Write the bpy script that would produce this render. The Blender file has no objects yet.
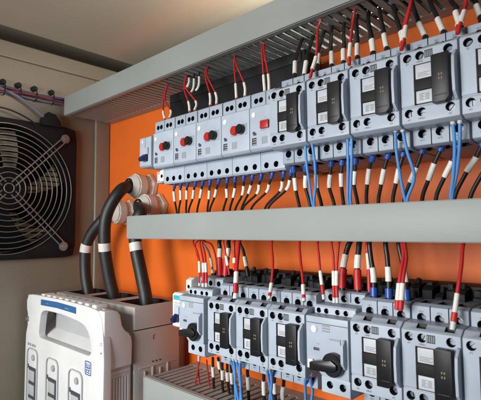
import bpy, bmesh, math, random
from mathutils import Vector, Matrix
random.seed(7)
S = bpy.context.scene
COL = S.collection
PI = math.pi

# ------------------------------------------------------------------ camera
F_PX, CX, CY = 445.6, 240.5, 200.0
YAW, PIT, ROLL = math.radians(43.39), math.radians(3.93), math.radians(-0.468)
fw = Vector((-math.sin(YAW)*math.cos(PIT), math.cos(YAW)*math.cos(PIT), math.sin(PIT)))
rt = Vector((math.cos(YAW), math.sin(YAW), 0)); up = rt.cross(fw)
rt, up = rt*math.cos(ROLL)+up*math.sin(ROLL), -rt*math.sin(ROLL)+up*math.cos(ROLL)
cam = bpy.data.cameras.new('camera'); co = bpy.data.objects.new('camera', cam); COL.objects.link(co)
m = Matrix((rt, up, -fw)).transposed().to_4x4(); co.matrix_world = m
cam.sensor_width = 36; cam.lens = 36*F_PX/481; cam.clip_start = .01; cam.clip_end = 50
S.camera = co

def at(u, v, Y):                       # measured direction -> point on the vertical plane y = Y
    r = fw + rt*((u-CX)/F_PX) - up*((v-CY)/F_PX)
    return r*(Y/r.y)

# --------------------------------------------------------------- materials
def mat(name, col, rough=.5, metal=0, spec=.5, noise=.06, nscale=40, bump=0, bscale=300, emit=None, clear=0):
    M = bpy.data.materials.new(name); M.use_nodes = True
    nt = M.node_tree; N = nt.nodes; L = nt.links; b = N['Principled BSDF']
    b.inputs['Roughness'].default_value = rough; b.inputs['Metallic'].default_value = metal
    b.inputs['Specular IOR Level'].default_value = spec
    tc = N.new('ShaderNodeTexCoord')
    n = N.new('ShaderNodeTexNoise'); n.inputs['Scale'].default_value = nscale; n.inputs['Detail'].default_value = 5
    L.new(tc.outputs['Object'], n.inputs['Vector'])
    r = N.new('ShaderNodeMapRange'); r.inputs[1].default_value = .3; r.inputs[2].default_value = .7
    r.inputs[3].default_value = 1-noise; r.inputs[4].default_value = 1+noise
    L.new(n.outputs['Fac'], r.inputs[0])
    mx = N.new('ShaderNodeMix'); mx.data_type = 'RGBA'; mx.blend_type = 'MULTIPLY'; mx.inputs[0].default_value = 1
    mx.inputs[6].default_value = (*col, 1); L.new(r.outputs[0], mx.inputs[7]); L.new(mx.outputs[2], b.inputs['Base Color'])
    oi = N.new('ShaderNodeObjectInfo'); ov = N.new('ShaderNodeMapRange'); ov.inputs[3].default_value = .93; ov.inputs[4].default_value = 1.05
    L.new(oi.outputs['Random'], ov.inputs[0]); hv = N.new('ShaderNodeMath'); hv.operation = 'MULTIPLY'
    L.new(r.outputs[0], hv.inputs[0]); L.new(ov.outputs[0], hv.inputs[1]); L.new(hv.outputs[0], mx.inputs[7])
    r2 = N.new('ShaderNodeMapRange'); r2.inputs[3].default_value = max(0, rough-.08); r2.inputs[4].default_value = min(1, rough+.08)
    L.new(n.outputs['Fac'], r2.inputs[0]); L.new(r2.outputs[0], b.inputs['Roughness'])
    if bump:
        n2 = N.new('ShaderNodeTexNoise'); n2.inputs['Scale'].default_value = bscale; n2.inputs['Detail'].default_value = 3
        L.new(tc.outputs['Object'], n2.inputs['Vector'])
        bp = N.new('ShaderNodeBump'); bp.inputs['Strength'].default_value = bump; bp.inputs['Distance'].default_value = .0004
        L.new(n2.outputs['Fac'], bp.inputs['Height']); L.new(bp.outputs[0], b.inputs['Normal'])
    return M

def sleeve_mat(name, base, ink):
    M = mat(name, base, .45); nt = M.node_tree; N = nt.nodes; L = nt.links; b = N['Principled BSDF']
    src = b.inputs['Base Color'].links[0].from_socket
    tc = N.new('ShaderNodeTexCoord'); mp = N.new('ShaderNodeMapping'); mp.inputs['Scale'].default_value = (1500, 1500, 900)
    L.new(tc.outputs['Object'], mp.inputs[0])
    v = N.new('ShaderNodeTexNoise'); v.inputs['Scale'].default_value = 1; v.inputs['Detail'].default_value = 0
    L.new(mp.outputs[0], v.inputs['Vector'])
    r = N.new('ShaderNodeMapRange'); r.inputs[1].default_value = .62; r.inputs[2].default_value = .68
    L.new(v.outputs['Fac'], r.inputs[0])
    mu = N.new('ShaderNodeMath'); mu.operation = 'MULTIPLY'; mu.inputs[1].default_value = .18; L.new(r.outputs[0], mu.inputs[0])
    mx = N.new('ShaderNodeMix'); mx.data_type = 'RGBA'; L.new(mu.outputs[0], mx.inputs[0])
    L.new(src, mx.inputs[6]); mx.inputs[7].default_value = (*ink, 1); L.new(mx.outputs[2], b.inputs['Base Color'])
    return M

M = dict(
 orange=mat('orange_enamel', (.72, .138, .016), .48, spec=.3, noise=.08, nscale=9, bump=.25, bscale=500),
 wall=mat('shaded_cream_enamel', (.225, .197, .15), .42, noise=.06, nscale=7, bump=.3, bscale=420),  # the ceiling's cream paint, with the side wall's dimness put into the colour
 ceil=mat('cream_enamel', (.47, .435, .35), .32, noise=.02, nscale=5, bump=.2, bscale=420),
 duct=mat('grey_pvc', (.29, .315, .305), .47, noise=.07, nscale=9, bump=.15, bscale=600),
 body=mat('pale_blue_grey_plastic', (.40, .46, .54), .44, noise=.07, nscale=45, bump=.15, bscale=1500),
 body2=mat('mid_blue_grey_plastic', (.325, .38, .455), .46, noise=.07, nscale=45, bump=.15, bscale=1500),
 cream=mat('white_plastic', (.80, .80, .77), .4, noise=.03, nscale=60),
 paper=mat('label_paper', (.50, .53, .57), .45, noise=.05, nscale=200),
 white=mat('white_thermoplastic', (.65, .655, .655), .42, noise=.06, nscale=18, bump=.15, bscale=700),
 lgrey=mat('light_grey_plastic', (.52, .51, .50), .45, noise=.04, nscale=18, bump=.15, bscale=700),
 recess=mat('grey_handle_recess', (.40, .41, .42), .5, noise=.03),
 black=mat('black_plastic', (.012, .012, .014), .28, noise=.1),
 latch=mat('black_latch', (.010, .010, .012), .42, spec=.3, noise=.1),
 mblack=mat('matt_black_plastic', (.009, .009, .010), .6, spec=.25, noise=.15, bump=.3, bscale=700),
 hole=mat('shaded_well', (.014, .017, .022), .6),  # near-black for all cut recesses, the shade inside put into the colour
 screw=mat('zinc_screw', (.20, .22, .26), .38, metal=.8),
 steel=mat('steel_wire', (.30, .29, .28), .40, metal=.6, noise=.08),
 red=mat('red_button_plastic', (.42, .015, .015), .35),
 wred=mat('red_pvc_insulation', (.50, .022, .02), .42),
 wblack=mat('black_pvc_insulation', (.014, .014, .015), .42, noise=.15),
 cable=mat('black_rubber_cable', (.016, .016, .017), .5, noise=.2, bump=.4, bscale=300),
 wblue=mat('light_blue_pvc_insulation', (.10, .32, .72), .38),
 fblue=mat('dark_blue_ferrule', (.02, .08, .36), .35),
 wgrey=mat('grey_violet_insulation', (.15, .15, .22), .45),
 wviolet=mat('violet_insulation', (.09, .06, .14), .5),
 wmuted=mat('muted_red_insulation', (.20, .03, .05), .5),
 clear=mat('milky_ferrule', (.62, .62, .60), .3),
 sleeve=sleeve_mat('printed_white_sleeve', (.80, .78, .72), (.08, .08, .09)),
 shrink=mat('red_heat_shrink', (.50, .02, .02), .45, noise=.12, nscale=90, bump=.4, bscale=400),
 band=mat('white_band', (.66, .65, .62), .5, noise=.05),
 gland=mat('ivory_nylon', (.66, .64, .59), .42, noise=.05, bump=.2, bscale=600),
 navy=mat('navy_toggle', (.01, .02, .10), .3),
 teal=mat('turquoise_print', (.05, .40, .48), .4),
 lblue=mat('blue_label_print', (.025, .11, .27), .45),
 ink=mat('dark_ink', (.05, .055, .07), .5),
 gold=mat('gold_ink', (.22, .17, .09), .5),
 greyink=mat('grey_ink', (.24, .26, .28), .5),
 louver=mat('cream_louver_plastic', (.85, .78, .56), .5),
 rail=mat('zinc_rail', (.55, .55, .52), .35, metal=.8),
)

# ----------------------------------------------------------------- helpers
class MB:
    def __init__(s): s.b = bmesh.new()
    def box(s, x0, x1, y0, y1, z0, z1, bev=0, seg=2):
        t = bmesh.new(); bmesh.ops.create_cube(t, size=1)
        for v in t.verts:
            v.co = Vector(((x0+x1)/2+v.co.x*abs(x1-x0), (y0+y1)/2+v.co.y*abs(y1-y0), (z0+z1)/2+v.co.z*abs(z1-z0)))
        if bev: bmesh.ops.bevel(t, geom=t.edges[:], offset=bev, segments=seg, profile=.6, affect='EDGES')
        s._add(t); return s
    def cyl(s, p, axis, r, h, n=20, r2=None, bev=0, rot=0):
        t = bmesh.new(); bmesh.ops.create_cone(t, cap_ends=True, segments=n, radius1=r, radius2=r if r2 is None else r2, depth=h)
        if bev:
            bmesh.ops.bevel(t, geom=[e for e in t.edges if abs(abs(e.verts[0].co.z+e.verts[1].co.z)-h) < 1e-7], offset=bev, segments=2, affect='EDGES')
        q = Vector((0, 0, 1)).rotation_difference(Vector(axis))
        t.transform(Matrix.Translation(p) @ q.to_matrix().to_4x4() @ Matrix.Rotation(rot, 4, 'Z')); s._add(t); return s
    def prism(s, pts, plane, a, b, bev=0, seg=2, hole=None):
        """outline pts extruded from a to b. plane 'xz' -> along y, 'yz' -> along x, 'xy' -> along z"""
        def P(q, h):
            return Vector((q[0], h, q[1])) if plane == 'xz' else Vector((h, q[0], q[1])) if plane == 'yz' else Vector((q[0], q[1], h))
        t = bmesh.new()
        if hole is None:
            lo = [t.verts.new(P(q, a)) for q in pts]; hi = [t.verts.new(P(q, b)) for q in pts]
            t.faces.new(lo); t.faces.new(hi)
            for i in range(len(pts)):
                j = (i+1) % len(pts); t.faces.new((lo[i], lo[j], hi[j], hi[i]))
        else:
            V = [[t.verts.new(P(q, h)) for q in ring] for h in (a, b) for ring in (pts, hole)]
            n = len(pts)
            for i in range(n):
                j = (i+1) % n
                t.faces.new((V[0][i], V[0][j], V[1][j], V[1][i])); t.faces.new((V[2][i], V[2][j], V[3][j], V[3][i]))
                t.faces.new((V[0][i], V[0][j], V[2][j], V[2][i])); t.faces.new((V[1][i], V[1][j], V[3][j], V[3][i]))
        bmesh.ops.recalc_face_normals(t, faces=t.faces[:])
        if bev:
            es = [e for e in t.edges if len(e.link_faces) == 2 and e.calc_face_angle(0) > .35]
            bmesh.ops.bevel(t, geom=es, offset=bev, segments=seg, profile=.6, affect='EDGES', clamp_overlap=True)
        s._add(t); return s
    def tube(s, pts, r, n=10, caps=True):
        t = bmesh.new(); rings = []; prev = None
        for i, p in enumerate(pts):
            d = (pts[min(i+1, len(pts)-1)]-pts[max(i-1, 0)]).normalized()
            if prev is None:
                u = d.orthogonal().normalized()
            else:
                u = (prev - d*prev.dot(d)).normalized()
            prev = u; w = d.cross(u)
            rr = r(i/(len(pts)-1)) if callable(r) else r
            rings.append([t.verts.new(p+(u*math.cos(2*PI*k/n)+w*math.sin(2*PI*k/n))*rr) for k in range(n)])
        for a, b in zip(rings, rings[1:]):
            for k in range(n):
                t.faces.new((a[k], a[(k+1) % n], b[(k+1) % n], b[k]))
        if caps: t.faces.new(rings[0][::-1]); t.faces.new(rings[-1])
        s._add(t); return s
    def torus(s, c, axis, R, r, N=48, n=8):
        q = Vector((0, 0, 1)).rotation_difference(Vector(axis)); t = bmesh.new(); rings = []
        for i in range(N):
            a = 2*PI*i/N; d = Vector((math.cos(a), math.sin(a), 0))
            rings.append([t.verts.new(Vector(c)+q @ (d*(R+r*math.cos(2*PI*k/n))+Vector((0, 0, r*math.sin(2*PI*k/n))))) for k in range(n)])
        for i in range(N):
            for k in range(n):
                t.faces.new((rings[i][k], rings[(i+1) % N][k], rings[(i+1) % N][(k+1) % n], rings[i][(k+1) % n]))
        s._add(t); return s
    def _add(s, t):
        me = bpy.data.meshes.new('t'); t.to_mesh(me); t.free(); s.b.from_mesh(me); bpy.data.meshes.remove(me)
    def build(s, name, m, parent=None, smooth=True, origin=None, cut=None):
        bmesh.ops.recalc_face_normals(s.b, faces=s.b.faces[:])
        me = bpy.data.meshes.new(name); s.b.to_mesh(me); s.b.free()
        me.materials.append(m)
        o = bpy.data.objects.new(name, me); COL.objects.link(o)
        if cut is not None:
            c = bpy.data.meshes.new('cut'); bmesh.ops.recalc_face_normals(cut.b, faces=cut.b.faces[:]); cut.b.to_mesh(c); cut.b.free()
            c.materials.append(M['hole'])
            oc = bpy.data.objects.new('cutter', c); COL.objects.link(oc)
            md = o.modifiers.new('b', 'BOOLEAN'); md.operation = 'DIFFERENCE'; md.object = oc; md.solver = 'EXACT'
            try: md.material_mode = 'TRANSFER'
            except Exception: pass
            dg = bpy.context.evaluated_depsgraph_get(); dg.update()
            new = bpy.data.meshes.new_from_object(o.evaluated_get(dg), depsgraph=dg)
            o.modifiers.clear(); o.data = new; new.name = name
            bpy.data.objects.remove(oc); me = new
        if origin is not None:
            me.transform(Matrix.Translation(-Vector(origin))); o.location = origin
        if smooth:
            for p in me.polygons: p.use_smooth = True
            bb = bmesh.new(); bb.from_mesh(me)
            for e in bb.edges:
                if len(e.link_faces) == 2 and e.calc_face_angle(0) > math.radians(38): e.smooth = False
            bb.to_mesh(me); bb.free()
        o.parent = parent
        return o

def tag(o, label=None, cat=None, group=None, kind=None):
    if label: o['label'] = label
    if cat: o['category'] = cat
    if group: o['group'] = group
    if kind: o['kind'] = kind
    return o
def empty(name, loc, label, cat, group=None):
    o = bpy.data.objects.new(name, None); COL.objects.link(o); o.location = loc; o.empty_display_size = .01
    return tag(o, label, cat, group)
def kids(o): return [c for c in bpy.data.objects if c.parent == o]
def copy_tree(o, parent=None):
    c = o.copy(); COL.objects.link(c); c.parent = parent
    for ch in kids(o): copy_tree(ch, c)
    return c
def spline(P, per=8):
    P = [Vector(p) for p in P]; out = []
    Q = [P[0]*2-P[1]]+P+[P[-1]*2-P[-2]]
    for i in range(1, len(Q)-2):
        a, b, c, d = Q[i-1:i+3]
        for k in range(per):
            t = k/per
            out.append(.5*((2*b)+(c-a)*t+(2*a-5*b+4*c-d)*t*t+(3*b-a-3*c+d)*t**3))
    out.append(P[-1]); return out

def text_into(mb, s, x, z, Y, h, align='CENTER'):     # lettering standing in an x-z plane facing -y
    cu = bpy.data.curves.new('txt', 'FONT'); cu.body = s; cu.size = h; cu.align_x = align; cu.resolution_u = 2
    ob = bpy.data.objects.new('txt', cu); COL.objects.link(ob)
    dg = bpy.context.evaluated_depsgraph_get(); dg.update()
    me = bpy.data.meshes.new_from_object(ob.evaluated_get(dg), depsgraph=dg)
    me.transform(Matrix.Translation((x, Y, z)) @ Matrix.Rotation(PI/2, 4, 'X'))
    mb.b.from_mesh(me); bpy.data.objects.remove(ob); bpy.data.curves.remove(cu); bpy.data.meshes.remove(me)

YP = .437                                   # face of the mounting plate
def Yl(Y): return Y-YP

# ---------------------------------------------------------- cabinet shell
o = MB().box(-.7595, .75, .439, .442, -.9, .284).build('mounting_plate', M['orange'], smooth=False); tag(o, kind='structure')
WX = -.76
fy0, fy1, fz0, fz1 = .150, .366, -.036, .176          # fan opening in the side wall
w = MB()
w.box(-.815, .75, .505, .507, -.9, .3399)
for (a, b, c, d) in ((-.7, fy0, -.9, .285), (fy1, .5049, -.9, .285), (fy0, fy1, -.9, fz0), (fy0, fy1, fz1, .285)):
    t = bmesh.new(); v = [t.verts.new((WX, y, z)) for y, z in ((a, c), (b, c), (b, d), (a, d))]; t.faces.new(v); w._add(t)
# folded lip above the wall, then a set-back channel added to gather shade
w.box(WX-.0015, WX+.007, -.7, .5049, .283, .309, .0015)
w.box(-.815, -.812, -.7, .5049, .30, .3399)
w.box(-.815, WX+.002, -.7, .5049, .2995, .3005)
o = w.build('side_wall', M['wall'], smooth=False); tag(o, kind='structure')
o = MB().box(WX+.0003, WX+.006, .409, .4385, -.9, .2825, .0025, 3).build('corner_post', M['wall']); tag(o, kind='structure')
o = MB().box(-.708, .75, -.7, .5049, .3125, .3145, .0008).box(-.708, -.7065, -.7, .5049, .3145, .328).box(-.83, .75, -.7, .51, .3400, .3415).build('ceiling', M['ceil'], smooth=False); tag(o, kind='structure')  # edge held back from the wall so the channel forms a shaded band

# --------------------------------------------------------------- DIN rails
def rail(z, x0, label):
    b = MB()
    b.box(x0, .3, .4215, .4225, z-.0175, z-.0125).box(x0, .3, .4215, .4225, z+.0125, z+.0175)
    b.box(x0, .3, .4225, .4365, z-.0130, z-.0120).box(x0, .3, .4225, .4365, z+.0120, z+.0130)
    b.box(x0, .3, .4365, .4382, z-.0130, z+.0130)
    tag(b.build('mounting_rail', M['rail'], smooth=False), label, 'rail', 'rails behind the devices')
rail(.105, -.515, 'zinc rail carrying the upper row of breakers and contactors')
rail(-.100, -.455, 'zinc rail carrying the lower row of breakers and contactors')

# ---------------------------------------------------------- wiring ducts
def duct(x0, x1, z0, z1, label, rz=0):
    r = empty('wiring_duct', (x0, YP, z0), label, 'cable duct', 'slotted grey wiring ducts')
    L = x1-x0; H = z1-z0; b = MB()
    yf = Yl(.3475); yb = Yl(.4365)
    b.box(0, L, yb, yb+.0016, .0, H)                        # back
    for zz in (0, H-.0018):
        b.box(0, L, yf, yf+.0085, zz, zz+.0018)             # strip by the lid
        b.box(0, L, yb-.014, yb, zz, zz+.0018)
        if zz and z0 > .2:                                  # closed upper side added to the top duct to stop light leaking in
            b.box(0, L, yf+.0084, yb-.0139, zz+.0001, zz+.0017); continue
        n = int(L/.0105)
        for i in range(n):
            x = .0025+i*.0105
            b.box(x, x+.0068, yf+.0084, yb-.0139, zz+.0001, zz+.0017)
    b.build('slotted_trunk', M['duct'], r, smooth=False)
    c = MB(); c.box(-.001, L+.001, Yl(.345), Yl(.3472), -.0008, H+.0008, .0008, 2)
    c.box(-.001, L+.001, Yl(.3472), Yl(.3535), -.0012, -.0002).box(-.001, L+.001, Yl(.3472), Yl(.3535), H+.0002, H+.0012)
    c.build('cover', M['duct'], r)
    return r
d_up = duct(-.747, .30, .2035, .2345, 'long grey slotted duct under the ceiling, its slots seen from below')
d_mid = duct(-.5455, .30, -.0090, .0205, 'grey duct across the middle between the two rows of devices')
d_low = duct(-.503, .30, -.2210, -.1900, 'grey duct at the bottom beside the white switch, wires entering its top slots')

# loose wires lying in the upper duct, seen through its slots
for i, (yy, mm, nm) in enumerate(((.374, 'wblack', 'lying near the front'), (.392, 'wblack', 'lying in the middle'), (.408, 'wblack', 'lying at the back'),
                                  (.383, 'wred', 'lying on the fingers'), (.40, 'wgrey', 'lying across'))):
    P = [(x/100, yy+random.uniform(-.006, .006), .2085+random.uniform(0, .006)+.004*(i % 2)) for x in range(-72, 28, 6)]
    o = MB().tube(spline(P, 4), .0034 if mm == 'wblack' else .0018, 8).build('duct_wire', M[mm])
    tag(o, {'wred': 'red wire running lengthwise inside the top duct', 'wgrey': 'grey wire running lengthwise inside the top duct'}.get(mm, 'black wire running lengthwise inside the top duct, ' + nm), 'wire', 'wires inside the top duct')

# ---------------------------------------------------------------- devices
def screw(x, z, Y, parent, r=.0021):
    b = MB(); a = random.uniform(0, PI); n = 9; g = .00035
    for s in (0, PI):
        pts = []
        for k in range(n):
            q = s+.15+(PI-.3)*k/(n-1); pts.append((math.cos(q)*r, math.sin(q)*r))
        c, sn = math.cos(a), math.sin(a)
        pts = [(x+p[0]*c-p[1]*sn, z+p[0]*sn+p[1]*c) for p in pts]
        b.prism(pts, 'xz', Yl(Y), Yl(Y+.003))
    b.cyl((x, Yl(Y+.0022), z), (0, 1, 0), r*.97, .002, 16)
    return b.build('terminal_screw', M['screw'], parent)

def holes(cut, xs, z, Y, r, dep=.008):
    for x in xs: cut.cyl((x, Yl(Y+dep/2-.001), z), (0, 1, 0), r, dep+.002, 20)

CW = .0424
def make_contactor():
    r = empty('contactor', (0, 0, 0), None, 'contactor', 'contactors in the two device rows')
    # base block with its two tiers of power terminals
    prof = [(Yl(.347), -.0640), (Yl(.347), .0195), (Yl(.352), .0215), (Yl(.421), .0215), (Yl(.421), -.0660), (Yl(.352), -.0655)]
    b = MB().prism(prof, 'yz', .0004, CW-.0006, .0007)
    c = MB(); tx = (.0079, .0213, .0347)
    holes(c, tx, .0110, .347, .0035, .012); holes(c, tx, -.0550, .347, .0035, .012)
    for x in (.0146, .0280):                                     # barriers between poles
        c.box(x-.0004, x+.0004, Yl(.345), Yl(.3485), .0065, .03); c.box(x-.0004, x+.0004, Yl(.345), Yl(.3485), -.08, -.0515)
    for x in tx:
        c.box(x-.0038, x+.0038, Yl(.353), Yl(.368), .0165, .03); c.box(x-.0038, x+.0038, Yl(.353), Yl(.368), -.08, -.0610)
    bs = b.build('base', M['body2'], r, cut=c)
    for x in tx:
        screw(x, .0110, .3540, bs, .0028); screw(x, -.0550, .3540, bs, .0028)
    # face block
    prof = [(Yl(.3282), -.0498), (Yl(.3282), -.0385), (Yl(.3292), -.0375), (Yl(.3282), -.0365), (Yl(.3282), .0045), (Yl(.3345), .0088), (Yl(.3469), .0095), (Yl(.3469), -.0520), (Yl(.3340), -.0520)]
    b = MB().prism(prof, 'yz', 0, CW-.0008, .0005)
    c = MB(); fx = (.0056, .0150, .0352)
    holes(c, fx, 0, .328, .0033, .009); holes(c, fx, -.0425, .328, .0033, .009)
    c.box(.0102, .0248, Yl(.32), Yl(.3293), -.0370, -.0062)
    c.box(.0185, .0245, Yl(.32), Yl(.3286), -.0028, .0030)
    for x in (.010, .030): c.box(x, x+.007, Yl(.326), Yl(.336), .0062, .012)
    hs = b.build('housing', M['body'], r, cut=c)
    for x in fx:
        screw(x, 0, .3328, hs, .0025); screw(x, -.0425, .3328, hs, .0025)
    # grips on the flank
    g = MB().prism([(Yl(.330), -.0395), (Yl(.3262), -.0385), (Yl(.3212), -.0335), (Yl(.3205), -.020), (Yl(.3212), -.0085), (Yl(.3262), -.0030), (Yl(.330), -.002)], 'yz', .0392, .0414, .0006)
    g.build('side_grip', M['body'], r)
    g = MB().prism([(Yl(.330), -.0385), (Yl(.3272), -.0375), (Yl(.3255), -.020), (Yl(.3272), -.0045), (Yl(.330), -.003)], 'yz', .0368, .0380, .0004)
    g.build('side_rib', M['body'], r)
    # label window
    MB().box(.0116, .0236, Yl(.3279), Yl(.3291), -.0176, -.0070, .0002).build('top_label', M['paper'], r)
    MB().box(.0116, .0236, Yl(.3279), Yl(.3291), -.0362, -.0268, .0002).build('bottom_label', M['paper'], r)
    b = MB().box(.0104, .0246, Yl(.3268), Yl(.3291), -.0264, -.0180, .0003)
    b.box(.0103, .0113, Yl(.3274), Yl(.3291), -.0369, -.0063).box(.0238, .0247, Yl(.3274), Yl(.3291), -.0369, -.0063)
    b.build('armature_band', M['mblack'], r)
    b = MB()
    for k in range(3): b.box(.0132, .0222-.002*(k == 1), Yl(.32775), Yl(.3279), -.0136-.0013*k, -.0131-.0013*k)
    b.build('label_print', M['greyink'], bpy.data.objects['top_label'], smooth=False)
    b = MB()
    for k in range(5):
        b.box(.0140, .0176-.001*(k % 2), Yl(.32775), Yl(.3279), -.0297-.0011*k, -.0291-.0011*k).box(.0182, .0213, Yl(.32775), Yl(.3279), -.0297-.0011*k, -.0291-.0011*k)
    b.build('label_print', M['greyink'], bpy.data.objects['bottom_label'], smooth=False)
    b = MB()
    for k in range(4): b.box(.0188+.0014*k, .0196+.0014*k, Yl(.32835), Yl(.3286), -.0022, .0024)
    b.build('code_field', M['greyink'], r, smooth=False)
    # sliding black latch
    b = MB().prism([(.0252, -.0395), (.0252, -.0052), (.0262, -.0043), (.0374, -.0043), (.0374, -.0362), (.0345, -.0395)], 'xz', Yl(.3212), Yl(.3281), .0008)
    b.box(.0272, .0356, Yl(.3209), Yl(.3214), -.0350, -.0342, .0002)
    la = b.build('latch', M['latch'], r)
    b = MB()
    for k in range(2): b.box(.0303, .0312, Yl(.3209), Yl(.3213), -.0205-.003*k, -.0190-.003*k).box(.0321, .0330, Yl(.3209), Yl(.3213), -.0205-.003*k, -.0190-.003*k)
    b.build('latch_marking', M['gold'], la, smooth=False)
    for s, x, z, Y in (('A1', .0056, -.0052, .32805), ('13NO', .0150, -.0052, .32805), ('A2', .0056, -.0481, .32805), ('14NO', .0150, -.0481, .32805), ('A2', .0352, -.0481, .32805),
                       ('1/L1', tx[0], .0150, .34685), ('3/L2', tx[1], .0150, .34685), ('5/L3', tx[2], .0150, .34685),
                       ('2/T1', tx[0], -.0608, .34685), ('4/T2', tx[1], -.0608, .34685), ('6/T3', tx[2], -.0608, .34685)):
        t = MB(); text_into(t, s, x, z, Yl(Y), .0020); t.build('terminal_marking', M['ink'], hs if Y < .34 else bs, smooth=False)
    return r

first = None
def place_contactor(X, zt, label):
    global first
    if first is None: first = make_contactor(); o = first
    else: o = copy_tree(first)
    o.location = (X, YP, zt); o['label'] = label
ZU, ZL = .1293, -.0787
UX = [-.2706, -.2270, -.1838, -.1402, -.0972, -.0545]
ordn = ['first', 'second', 'third', 'fourth', 'fifth', 'sixth']
for i, x in enumerate(UX[:5]):
    place_contactor(x, ZU, ['blue-grey contactor next to the push-button breakers in the upper row',
        'second contactor from the left in the upper row', 'middle contactor of the five in the upper row',
        'fourth contactor from the left in the upper row, second from the right edge', 'contactor cut off by the right edge in the upper row'][i])
LX = [-.3600, -.3180, -.2757, -.1888, -.1460, -.1034]
for i, x in enumerate(LX):
    place_contactor(x, ZL-.0008*(i < 3), ['contactor directly right of the leftmost rotary breaker in the lower row',
        'second contactor from the left in the lower row', 'contactor directly left of the rotary breaker in the middle of the lower row',
        'contactor directly right of the middle rotary breaker in the lower row', 'second contactor right of the middle rotary breaker, large near the right edge',
        'contactor cut off by the right edge in the lower row'][i])

# ---- push-button motor breakers of the upper row
def make_breaker(w, black_knob=True):
    r = empty('motor_breaker', (0, 0, 0), None, 'breaker', 'push-button breakers of the upper row')
    b = MB().prism([(Yl(.3352), .0005), (Yl(.3352), .0425), (Yl(.337), .0440), (Yl(.345), .0440), (Yl(.345), -.002), (Yl(.338), -.002)], 'yz', .0003, w-.0004, .0005)
    c = MB()
    c.box(.0035, .0035+.006, Yl(.334), Yl(.3358), .004, .0115)
    b.build('housing', M['body'], r, cut=c)
    # upper terminal tier
    tx = [x for x in (.0075, .0140, .0268, .0333) if x < w-.004]
    b = MB().prism([(Yl(.3375), .0441), (Yl(.3375), .0575), (Yl(.3395), .0590), (Yl(.421), .0590), (Yl(.421), .0441)], 'yz', .0008, w-.0009, .0006)
    c = MB(); holes(c, tx, .0500, .3375, .0029, .010)
    c.box(.0200, .0208, Yl(.336), Yl(.339), .043, .07)
    for x in tx: c.box(x-.002, x+.002, Yl(.341), Yl(.352), .056, .07)
    b.build('terminal_block', M['body2'], r, cut=c)
    for x in tx: screw(x, .0500, .3418, r, .0017)
    # lower terminal tier
    tx = [x for x in (.0080, .0208, .0336) if x < w-.003]
    b = MB().prism([(Yl(.352), -.0195), (Yl(.352), -.0005), (Yl(.421), -.0005), (Yl(.421), -.0215), (Yl(.354), -.0215)], 'yz', .0002, w-.0003, .0006)
    c = MB(); holes(c, tx, -.0148, .352, .0032, .010)
    for x in tx: c.box(x-.0032, x+.0032, Yl(.356), Yl(.368), -.03, -.0175)
    b.build('terminal_base', M['body'], r, cut=c)
    for x in tx: screw(x, -.0148, .3568, r, .0018)
    MB().box(.0004, w-.0005, Yl(.3455), Yl(.421), -.0004, .0439).build('rear_block', M['body2'], r, smooth=False)
    MB().cyl((.0062, Yl(.3350), .0352), (0, 1, 0), .0027, .0016, 20, bev=.0004).build('trip_indicator', M['cream'], r)
    zk = .0232
    b = MB().box(.0150, .0385 if black_knob else .0275, Yl(.3348), Yl(.3355), zk-.0058, zk+.0058, .0003); b.build('button_surround', M['body2'], r)
    (MB().cyl((.0212, Yl(.3334), zk), (0, 1, 0), .0050, .0034, 24, bev=.0007) if black_knob else MB().box(.0160, .0268, Yl(.3322), Yl(.3350), zk-.0042, zk+.0042, .0012)).build('off_button', M['red'], r)
    if black_knob: MB().cyl((.0308, Yl(.3324), zk), (0, 1, 0), .0052, .0050, 24, bev=.0009).build('on_button', M['black'], r)
    MB().cyl((.0062, Yl(.3350), .0165), (0, 1, 0), .0016, .0010, 12).box(.0055, .0092, Yl(.3346), Yl(.3353), .0140, .0165).build('test_slot', M['ink'], r)
    b = MB()
    for k in range(4):
        b.box(.0165+.002*k, .0177+.002*k, Yl(.33508), Yl(.33525), .004, .0115)
    for k in range(3): b.box(.0040, .0090, Yl(.33565), Yl(.33585), .0045+.0024*k, .0057+.0024*k)
    b.build('rating_print', M['greyink'], r, smooth=False)
    b = MB(); text_into(b, 'O', .0212, .0300, Yl(.33512), .0024); b.build('button_print', M['greyink'], r, smooth=False)
    if black_knob:
        b = MB(); text_into(b, 'I', .0326, .0300, Yl(.33512), .0024); b.build('button_print', M['greyink'], r, smooth=False)
    return r
BX = [-.4705+.0418*k for k in range(5)]
b0 = make_breaker(.0418)
names = ['leftmost push-button breaker of the upper row, next to the narrow auxiliary block', 'second push-button breaker from the left in the upper row',
         'third push-button breaker from the left in the upper row', 'fourth push-button breaker from the left in the upper row']
for k in range(4):
    o = b0 if k == 0 else copy_tree(b0)
    o.location = (BX[k], YP, .0822); o['label'] = names[k]
o = make_breaker(.0322, False); o.location = (BX[4], YP, .0822)
o['label'] = 'breaker showing only its red button, tight against the first upper contactor'

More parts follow.
